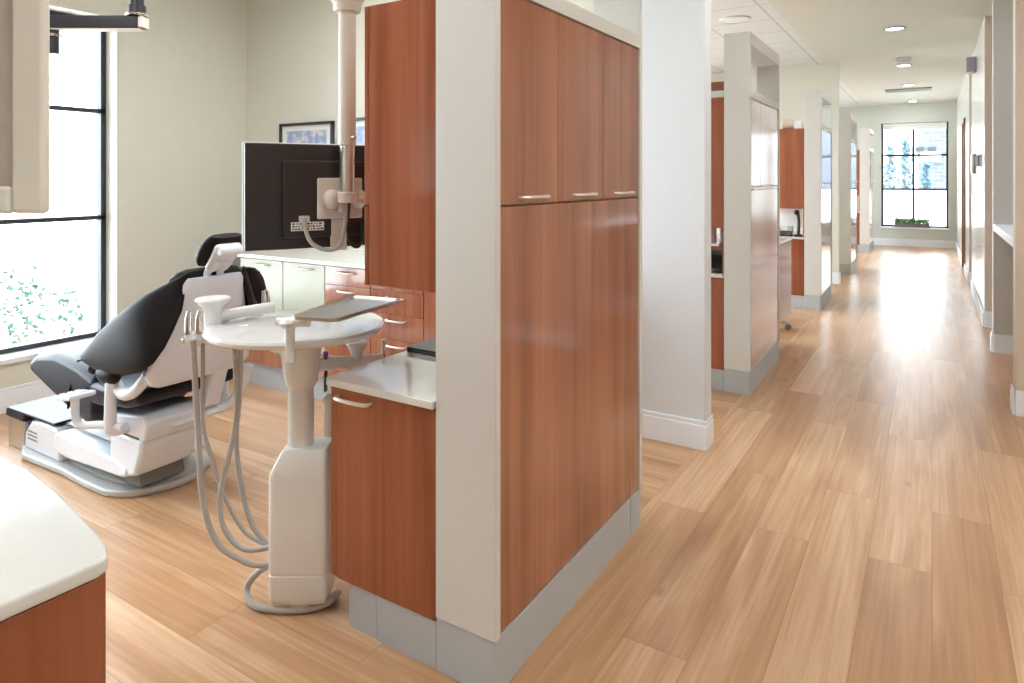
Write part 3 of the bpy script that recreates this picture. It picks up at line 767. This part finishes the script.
# tray holder post and bar
MB().cyl((-1.772, 1.468, .90), (-1.772, 1.468, 1.03), .0165, 18).build('tray_post', 'dental', t, bevel=.003, smooth=True)
MB().lathe([(.02, .0), (.038, .012), (.04, .02), (.03, .03), (.0, .034)][:4], (-1.772, 1.468, 1.013), 20).build('tray_pivot', 'dental', t, smooth=True)
MB().tube([(-1.80, 1.44, 1.034), (-1.70, 1.485, 1.034)], .014, 12).build('tray_bar', 'dental', t, smooth=True)
# left handle: flared cup and ball holder
cxp, cyp = -2.25, 1.515
MB().lathe([(.032, .90), (.032, 1.0), (.036, 1.02), (.058, 1.045), (.062, 1.052), (.058, 1.058), (.03, 1.06)], (cxp, cyp, 0), 28).build('flared_handle', 'dental', t, smooth=True)
MB().tube(smooth_path([(cxp, cyp, .985), (-2.2, 1.62, .995), (-2.14, 1.70, 1.005)], 4), .021, 14).build('handle_bar', 'dental', t, smooth=True)
MB().tube([(-2.24, 1.40, .925), (-2.16, 1.50, .935), (-2.1, 1.56, .945)], .026, 16).build('holder_bar', 'dental', t, smooth=True)
for k, (a, b) in enumerate((((-2.225, 1.40), 'chrome'), ((-2.20, 1.425), 'chrome'))):
    MB().tube([(a[0], a[1], .95), (a[0], a[1], 1.0), (a[0] + .003, a[1] + .003, 1.03)], [.011, .011, .008], 12).build('hand_piece', b, t, smooth=True)
MB().cyl((-2.238, 1.385, .925), (-2.232, 1.39, .925), .012, 14).build('holder_screw', 'steel', t, smooth=True)
# assistant side arm with knob
MB().tube(smooth_path([(-1.95, 1.66, .81), (-1.93, 1.77, .80), (-1.87, 1.87, .795), (-1.815, 1.95, .79)], 4), .025, 14).build('side_arm', 'dental', t, smooth=True)
MB().lathe([(.024, .80), (.022, .83), (.036, .857), (.042, .866), (.040, .873), (.02, .875)], (-1.872, 1.868, 0), 24).build('knob', 'dental', t, smooth=True)
MB().cyl((-1.815, 1.955, .80), (-1.815, 1.955, .87), .008, 10).build('hand_piece', 'chrome', t, smooth=True)
MB().cyl((-1.925, 1.76, .70), (-1.925, 1.76, .83), .007, 10).build('hand_piece', 'black', t, smooth=True)
MB().cyl((-1.925, 1.76, .828), (-1.925, 1.76, .85), .01, 10).build('hand_piece_tip', 'purple', t, smooth=True)
# lower side canister
MB().lathe([(.036, .585), (.036, .70), (.04, .705), (.042, .72), (.03, .735)], (-1.815, 1.70, 0), 24).build('canister', 'dental', t, smooth=True)
MB().tube(smooth_path([(-1.815, 1.70, .715), (-1.80, 1.74, .735), (-1.79, 1.82, .74)], 4), .026, 12).build('canister_pipe', 'dental', t, smooth=True)
# hoses
def hp_(px, py, d):
    l = (px - 512) / F * d; return R_ * l + FW * d + V((0, 0, max(.014, H - (py - 178) * d / F)))
def hose(pts, r): MB().tube(smooth_path([hp_(*p) for p in pts], 7), r, 10).build('hose', 'hose', t, smooth=True)
hose([(193, 340, 2.36), (195, 380, 2.36), (198, 430, 2.36), (203, 500, 2.34), (217, 542, 2.32), (243, 561, 2.31), (262, 565, 2.31), (276, 560, 2.33)], .0105)
hose([(203, 342, 2.38), (203, 420, 2.40), (209, 450, 2.42), (224, 495, 2.43), (246, 533, 2.42), (276, 548, 2.40)], .0075)
hose([(234, 345, 2.45), (236, 380, 2.45), (236, 420, 2.44), (228, 460, 2.42), (220, 497, 2.40), (224, 528, 2.38), (244, 549, 2.36), (276, 546, 2.35)], .0095)
hose([(241, 345, 2.46), (239, 400, 2.46), (236, 440, 2.46), (242, 490, 2.45), (254, 528, 2.43), (276, 550, 2.40)], .0095)
hose([(276, 562, 2.34), (258, 572, 2.37), (247, 588, 2.37), (252, 604, 2.33), (275, 613, 2.31), (305, 611, 2.31), (328, 602, 2.33), (338, 592, 2.40)], .012)
# steel tray resting on the holder
tr = MB()
a0, a1, a2, a3 = V((-1.715, 1.425, 0)), V((-1.83, 1.80, 0)), V((-1.62, 1.84, 0)), V((-1.565, 1.47, 0))
def trp(s, o, z):
    c = (a0 + a1 + a2 + a3) / 4
    q = [c + (p - c) * (1 + o) for p in (a0, a1, a2, a3)]; out = []
    for i in range(4):
        p, pn, pp = q[i], q[(i + 1) % 4], q[i - 1]
        e0, e1 = (pp - p).normalized() * .03, (pn - p).normalized() * .03
        for k in range(5):
            s_ = k / 4; out.append((p + e0 * (1 - s_) ** 2 + e1 * s_ ** 2) + V((0, 0, z)))
    return out
tr.loft([trp(0, -.12, 1.050), trp(0, -.06, 1.050), trp(0, 0, 1.064), trp(0, .03, 1.065), trp(0, .03, 1.055), trp(0, -.01, 1.055), trp(0, -.07, 1.055), trp(0, -.12, 1.055)])
tag(tr.build('instrument_tray', 'steel', smooth=True), 'empty shallow steel tray held above the round table of the delivery unit', 'tray')

# ------------------------------------------------------------------ second bay: things behind the second partition
tag(MB().box(-1.75, -1.281, 4.80, 5.80, 1.015, 1.035).build('wall_shelf', 'quartz', bevel=.003), 'white ledge shelf above the worktop behind the second partition', 'shelf')
for k, (x, r, h, m, lab) in enumerate(((-1.33, .028, .13, 'pink', 'pinkish jar on the white ledge shelf behind the second partition, leftmost of three'), (-1.275 - .015, .018, .12, 'castgrey', 'slim grey jar on the white ledge shelf, middle of three'), (-1.36 - .03, .03, .12, 'pink', 'rose jar on the white ledge shelf, farthest left of the jars'))):
    j = MB().lathe([(r * .9, 0), (r, .01), (r, h * .75), (r * .6, h * .88), (r * .6, h)], (x - .02 * (k == 0), 4.9 + .05 * k, 1.035), 18).build('jar', m, smooth=True)
    tag(j, lab, 'jar', 'jars on the ledge shelf')
kb = thing('keyboard', (-1.45, 5.15, .822), 'black keyboard propped under the ledge shelf on the second worktop', 'keyboard')
MB().box(-1.62, -1.285, 5.1, 5.25, .86, .93, ((-1.45, 5.17, .88), Matrix.Rotation(math.radians(12), 3, 'X'))).build('body', 'black', kb, .008)
B('stand', 'black', -1.55, -1.32, 5.12, 5.22, .823, .87, kb, .004)
tag(MB().ell((-1.30, 4.86, .842), (.05, .032, .019), 10).build('computer_mouse', 'black', smooth=True), 'black computer mouse near the front of the second worktop', 'mouse')
wd = thing('storage_box', (-1.5, 5.3, 2.07), 'brown wooden box on a cream board atop the cabinet behind the second partition', 'box')
B('base_board', 'frame', -1.55, -1.242, 4.81, 5.75, 2.071, 2.12, wd, .003)
B('body', 'wood', -1.54, -1.26, 4.93, 5.70, 2.121, 2.20, wd, .003)

st = thing('operator_stool', (-1.46, 7.1, 0), 'wheeled stool behind the second partition with one grey foot showing', 'stool')
MB().lathe([(.03, .08), (.035, .1), (.03, .3), (.022, .31), (.022, .47)], (-1.46, 7.1, 0), 18).build('post', 'chrome', st, smooth=True)
MB().lathe([(.1, .47), (.17, .48), (.185, .51), (.18, .55), (.14, .565)], (-1.46, 7.1, 0), 28).build('seat', 'leather', st, smooth=True)
for k in range(5):
    a = math.radians(-8 + 72 * k); d = V((math.cos(a), math.sin(a), 0)); c = V((-1.46, 7.1, 0))
    lg = MB().tube([c + d * .02 + V((0, 0, .13)), c + d * .2 + V((0, 0, .09)), c + d * .27 + V((0, 0, .065))], [.03, .024, .018], 10).build('leg', 'castgrey', st, smooth=True)
    e = c + d * .26; n = V((-d.y, d.x, 0))
    MB().tube([e - n * .02 + V((0, 0, .028)), e + n * .02 + V((0, 0, .028))], .027, 16).build('castor', 'pot', lg, smooth=True)
# third partition
tag(MB().tube([(-1.50, 8.40, 2.13), (-1.375, 8.42, 2.13)], .06, 20).build('paper_roll', 'beige', bevel=.006, smooth=True), 'beige paper roll lying on top of the third upper cabinet', 'paper roll')
tag(MB().box(-1.35, -1.28, 8.36, 8.5, 2.072, 2.16).build('tissue_box', 'paper', bevel=.004), 'small pale box beside the paper roll on the third upper cabinet', 'box')
mn = thing('desktop_monitor', (-1.42, 8.5, .822), 'white flat monitor on the worktop behind the third partition', 'monitor')
B('panel', 'paper', -1.58, -1.30, 8.50, 8.52, .93, 1.14, mn, .004)
B('stand', 'castgrey', -1.46, -1.40, 8.52, 8.56, .823, 1.0, mn, .004)
B('stand_base', 'castgrey', -1.52, -1.34, 8.48, 8.62, .8225, .832, mn, .003)
ph = thing('desk_phone', (-1.42, 8.36, .822), 'black desk phone with keypad in front of the white monitor', 'phone')
MB().prism([(8.30, .823), (8.44, .823), (8.44, .88), (8.30, .84)], 'x', -1.56, -1.39).build('body', 'black', ph, .004)
MB().tube(smooth_path([(-1.53, 8.32, .87), (-1.53, 8.36, .895), (-1.53, 8.42, .90)], 4), .014, 10).build('handset', 'black', ph, smooth=True)
lp = thing('desk_lamp', (-1.29, 8.42, .822), 'black desk scope with an upright stem beside the white monitor', 'desk scope')
MB().lathe([(.05, .823), (.05, .835), (.015, .85)], (-1.32, 8.40, 0), 18).build('base', 'black', lp, smooth=True)
MB().tube(smooth_path([(-1.32, 8.40, .84), (-1.315, 8.40, 1.0), (-1.325, 8.38, 1.12)], 4), .017, 10).build('stem', 'black', lp, smooth=True)
MB().ell((-1.335, 8.375, 1.10), (.03, .04, .03), 8).build('head', 'black', lp, smooth=True)

# ------------------------------------------------------------------ right side of the hall
tag(MB().box(XR, XR + .55, 5.432, 7.098, 1.045, 1.105).build('alcove_shelf', 'trim', bevel=.006), 'white deep ledge across the alcove on the right of the hall', 'shelf')
ob = thing('sanitizer_bottle', (XR + .22, 5.62, 1.105), 'small dark pump bottle standing on the white alcove ledge', 'bottle')
MB().lathe([(.022, 1.106), (.024, 1.11), (.024, 1.17), (.012, 1.185), (.012, 1.195)], (XR + .1, 5.62, 0), 16).build('body', 'black', ob, smooth=True)
MB().tube([(XR + .1, 5.62, 1.19), (XR + .1, 5.62, 1.225), (XR + .07, 5.62, 1.225)], .005, 8).build('pump', 'black', ob, smooth=True)
sg = thing('room_sign', (XR - .01, 9.1, 1.55), 'dark grey square room sign on the right hall wall', 'sign', None)
B('backing', 'steel', XR - .012, XR - .001, 8.72, 9.33, 1.62, 1.755, sg, .002); B('plate', 'pot', XR - .03, XR - .0125, 8.75, 9.3, 1.63, 1.745, sg, .002)
sg = thing('room_sign', (XR - .01, 10.2, 1.5), 'tall pale grey room sign farther along the right hall wall', 'sign', None)
B('backing', 'pot', XR - .012, XR - .001, 9.85, 10.2, 1.55, 1.80, sg, .002); B('plate', 'steel', XR - .035, XR - .0125, 9.87, 10.18, 1.56, 1.79, sg, .002)
sp = thing('wall_speaker', (XR - .06, 9.67, 2.76), 'grey purple box fixed high on the right hall wall', 'speaker')
gp = mat('grey_purple', (150, 140, 158), .5, noise=.02)
B('body', gp, XR - .10, XR - .002, 9.60, 9.75, 2.76, 2.93, sp, .004); B('underside_lens', 'paper', XR - .09, XR - .02, 9.61, 9.74, 2.75, 2.759, sp, .002)
dr = struct(bpy.data.objects.new('door_1', None)); COL.objects.link(dr); dr.location = (XR + .05, 13.25, 0)
struct(B('door_leaf', 'door', XR + .05, XR + .09, 12.80, 13.70, .01, 2.40, dr, .003))
mb = MB().box(XR - .02, XR + .13, 12.75, 12.80, 0, 2.45).box(XR - .02, XR + .13, 13.70, 13.75, 0, 2.45).box(XR - .02, XR + .13, 12.75, 13.75, 2.40, 2.45)
struct(mb.build('door_frame', 'door', dr))
struct(MB().tube([(XR + .05, 12.9, 1.0), (XR, 12.9, 1.0), (XR, 13.0, 1.0)], .01, 8).build('door_handle', 'steel', dr))

# ------------------------------------------------------------------ ceiling fittings
for y, lab in ((8.39, 'nearest round recessed light in the hall ceiling'), (11.2, 'second round recessed light in the hall ceiling, beside the small square box'), (13.6, 'third round recessed light in the hall ceiling, just before the slot vent'), (16.53, 'farthest round recessed light in the hall ceiling, by the end window')):
    d = thing('recessed_light', (-.345, y, CZ), lab, 'ceiling light', 'recessed lights in the hall ceiling')
    MB().lathe([(.085, CZ - .001), (.105, CZ - .002), (.108, CZ - .008), (.1, CZ - .013), (.085, CZ - .012)], (-.345, y, 0), 32, cap=False).build('trim_ring', 'grille', d, smooth=True)
    MB().lathe([(.084, CZ - .009), (.05, CZ - .0095), (.01, CZ - .01)], (-.345, y, 0), 32).build('lens', 'lamp', d, smooth=True)
sd = thing('smoke_detector', (-.335, 10.55, CZ), 'small taupe ceiling box between the first and second recessed lights', 'smoke detector')
B('base', 'taupe', -.42, -.24, 10.5, 10.66, CZ - .035, CZ - .001, sd, .004); B('cover', 'taupe', -.405, -.255, 10.515, 10.645, CZ - .06, CZ - .036, sd, .006)
vt = thing('slot_vent', (-.37, 14.35, CZ), 'long rectangular slot vent in the hall ceiling', 'vent')
mb = MB(); mb.box(-.74, 0, 14.16, 14.19, CZ - .02, CZ - .001).box(-.74, 0, 14.51, 14.54, CZ - .02, CZ - .001).box(-.74, -.71, 14.16, 14.54, CZ - .02, CZ - .001).box(-.03, 0, 14.16, 14.54, CZ - .02, CZ - .001)
mb.build('frame', 'grille', vt, .002)
for k in range(5): B('slat', 'grille', -.71, -.03, 14.2 + k * .062, 14.24 + k * .062, CZ - .018, CZ - .004, vt, .002)
B('duct', 'pot', -.72, -.02, 14.18, 14.52, CZ - .004, CZ - .001, vt, 0)
sp = thing('ceiling_speaker', (-1.711, 7.04, CZ), 'round white grille set in the tiled ceiling above the second partition', 'speaker')
MB().lathe([(.15, CZ - .001), (.155, CZ - .012), (.14, CZ - .018)], (-1.711, 7.04, 0), 36, cap=False).build('rim', 'trim', sp, smooth=True)
MB().lathe([(.138, CZ - .014), (.05, CZ - .02), (.01, CZ - .021)], (-1.711, 7.04, 0), 36).build('grille', 'paper', sp, smooth=True)

# ------------------------------------------------------------------ plants
def leaves(name, m, parent, c, rad, n, size, seed, shape='ball', flat=.5):
    rd = random.Random(seed); mb = MB(); bm = mb.bm
    for i in range(n):
        if shape == 'ball':
            while True:
                p = V((rd.uniform(-1, 1), rd.uniform(-1, 1), rd.uniform(-1, 1)))
                if p.length < 1: break
        elif shape == 'cone':
            z = rd.random() ** 1.4; a = rd.uniform(0, 2 * PI); r = (1 - z) * math.sqrt(rd.random()) * (.75 + .25 * math.cos(9 * z * PI))
            p = V((r * math.cos(a), r * math.sin(a), z * 2 - 1))
        else:
            p = V((rd.uniform(-1, 1), rd.uniform(-1, 1), rd.uniform(-1, 1)))
        q = V(c) + V((p.x * rad[0], p.y * rad[1], p.z * rad[2]))
        d = V((rd.gauss(0, 1), rd.gauss(0, 1), rd.gauss(0, 1) * flat + .3)).normalized()
        s = d.cross(V((rd.gauss(0, 1), rd.gauss(0, 1), rd.gauss(0, 1)))).normalized()
        L = size * rd.uniform(.6, 1.3); w = L * .28
        v = [bm.verts.new(q), bm.verts.new(q + d * L * .5 + s * w), bm.verts.new(q + d * L), bm.verts.new(q + d * L * .5 - s * w)]
        bm.faces.new(v)
    return mb.build(name, m, parent)

pt = thing('planter', (-.365, YE + .06, .418), 'grey trough planter of small green leafy plants on the end window sill', 'planter')
mb = MB()
x0, x1, y0, y1 = -.70, -.04, YE - .015, YE + .105
mb.box(x0, x1, y0, y0 + .012, .419, .505).box(x0, x1, y1 - .012, y1, .419, .505).box(x0, x0 + .012, y0, y1, .419, .505).box(x1 - .012, x1, y0, y1, .419, .505).box(x0, x1, y0, y1, .419, .43)
mb.build('trough', 'pot', pt, .002)
B('soil', 'soil', x0 + .012, x1 - .012, y0 + .012, y1 - .012, .43, .492, pt, 0)
leaves('foliage', 'leaf', pt, ((x0 + x1) / 2, YE + .045, .54), (.34, .06, .045), 700, .05, 3, 'box', .8)

# ------------------------------------------------------------------ outdoors
g = MB().box(-40, -5.35, -30, 70, -.25, -.12).box(-5.35, 40, 17.45, 70, -.25, -.12).build('ground', 'pave'); struct(g)
for i, (x, y, h, r, n) in enumerate(((-7.3, 2.35, .74, .30, 230), (-7.0, 2.83, .80, .22, 230), (-6.9, 3.16, .5, .12, 60), (-7.1, 1.7, .6, .32, 150))):
    lab = ['low leafy shrub outside the left window, at the picture edge', 'tallest leafy shrub outside the left window', 'small sparse shrub outside the left window, beside its right frame', 'leafy shrub outside the left window hidden toward the left'][i]
    b = thing('shrub', (x, y, -.12), lab, 'shrub', 'shrubs outside the left window')
    st = MB()
    for k in range(5):
        a = k * 1.3; st.tube([(x, y, -.12), (x + .1 * math.cos(a), y + .1 * math.sin(a), .15), (x + r * .6 * math.cos(a), y + r * .6 * math.sin(a), h * .7)], [.008, .006, .003], 6)
    st.build('stems', 'bark', b)
    leaves('foliage', 'leafpale', b, (x, y, h * .42), (r, r, h * .55), n, .07, 20 + i)
for i, (x, y, h, r) in enumerate(((-1.15, 25.0, 2.5, .55), (-.75, 26.0, 2.85, .5), (-.15, 24.5, 1.9, .25), (-1.6, 27, 2.2, .6))):
    lab = ['bluish evergreen tree outside the end window, leftmost seen', 'tall bluish evergreen tree outside the end window beside the middle bar', 'thin young evergreen tree outside the end window, right pane', 'bluish evergreen tree hidden toward the left of the end window'][i]
    b = thing('evergreen_tree', (x, y, -.12), lab, 'tree', 'evergreen trees outside the end window')
    MB().tube([(x, y, -.12), (x, y, h * .95)], [.04, .01], 8).build('trunk', 'bark', b)
    leaves('crown', 'bluegreen', b, (x, y, .3 + (h - .3) / 2), (r, r, (h - .3) / 2), 650, .15, 40 + i, 'cone')
tag(B('low_wall', 'whitewall', -5, 4, 20, 20.2, -.12, 1.2), 'white low wall outside, beyond the planter in the end window', 'low wall')
bl = thing('building', (.3, 42, -.12), 'pale grey stone building across the lot, seen through the end window', 'building')
B('wall', 'stone', -.6, 6, 40, 46, -.12, 6.5, bl, 0)
B('wall', 'pave', -1.8, -.6, 40.6, 46, -.12, 6.0, bl, 0)
B('canopy', 'pave', -.5, .4, 39.6, 40, 2.35, 2.8, bl, .01)
for x in (-1.15, -.55, -.02):
    w = B('window', 'winglass', x - .16, x + .2, 39.97 if x > -.6 else 39.9, 40.65, 2.85, 3.08, bl, 0)

# ------------------------------------------------------------------ light
w = bpy.data.worlds.new('world'); SC.world = w; w.use_nodes = True
bg = w.node_tree.nodes['Background']; bg.inputs['Color'].default_value = (.85, .925, 1, 1); bg.inputs['Strength'].default_value = 13.0
sun = bpy.data.lights.new('sun', 'SUN'); sun.energy = 4.0; sun.angle = .05; so = bpy.data.objects.new('sun', sun); COL.objects.link(so); so.rotation_euler = (math.radians(35), 0, math.radians(200))
def area(name, x, y, sx, sy, p, col=(.97, .985, 1)):
    l = bpy.data.lights.new(name, 'AREA'); l.shape = 'RECTANGLE'; l.size = sx; l.size_y = sy; l.energy = p; l.color = col
    o = bpy.data.objects.new(name, l); COL.objects.link(o); o.location = (x, y, CZ - .03); return o
area('bay_light', -3.2, .3, 1.2, 1.2, 45); area('bay_light', -2.9, 2.4, .6, 1.2, 30)
area('bay_light', -3.2, 7.0, 1.2, 2.4, 70); area('bay_light', -3.2, 13.5, 1.2, 2.4, 60)
for y in (-2.5, .8, 3.6): area('hall_light', -.3, y, .4, .4, 16)
for y in (8.39, 11.2, 13.6, 16.4): area('hall_light', -.345, y, .16, .16, 5)
area('alcove_light', 1.5, 2.5, 1.0, 3.0, 40)
area('alcove_light', 1.2, 6.2, .5, .5, 8); area('room_light', 1.4, 7.7, .4, .4, 3); area('room_light', 1.4, 11.2, .4, .4, 8)

SC.view_settings.view_transform = 'Standard'
SC.view_settings.exposure = 0.0
SC.view_settings.look = 'None'
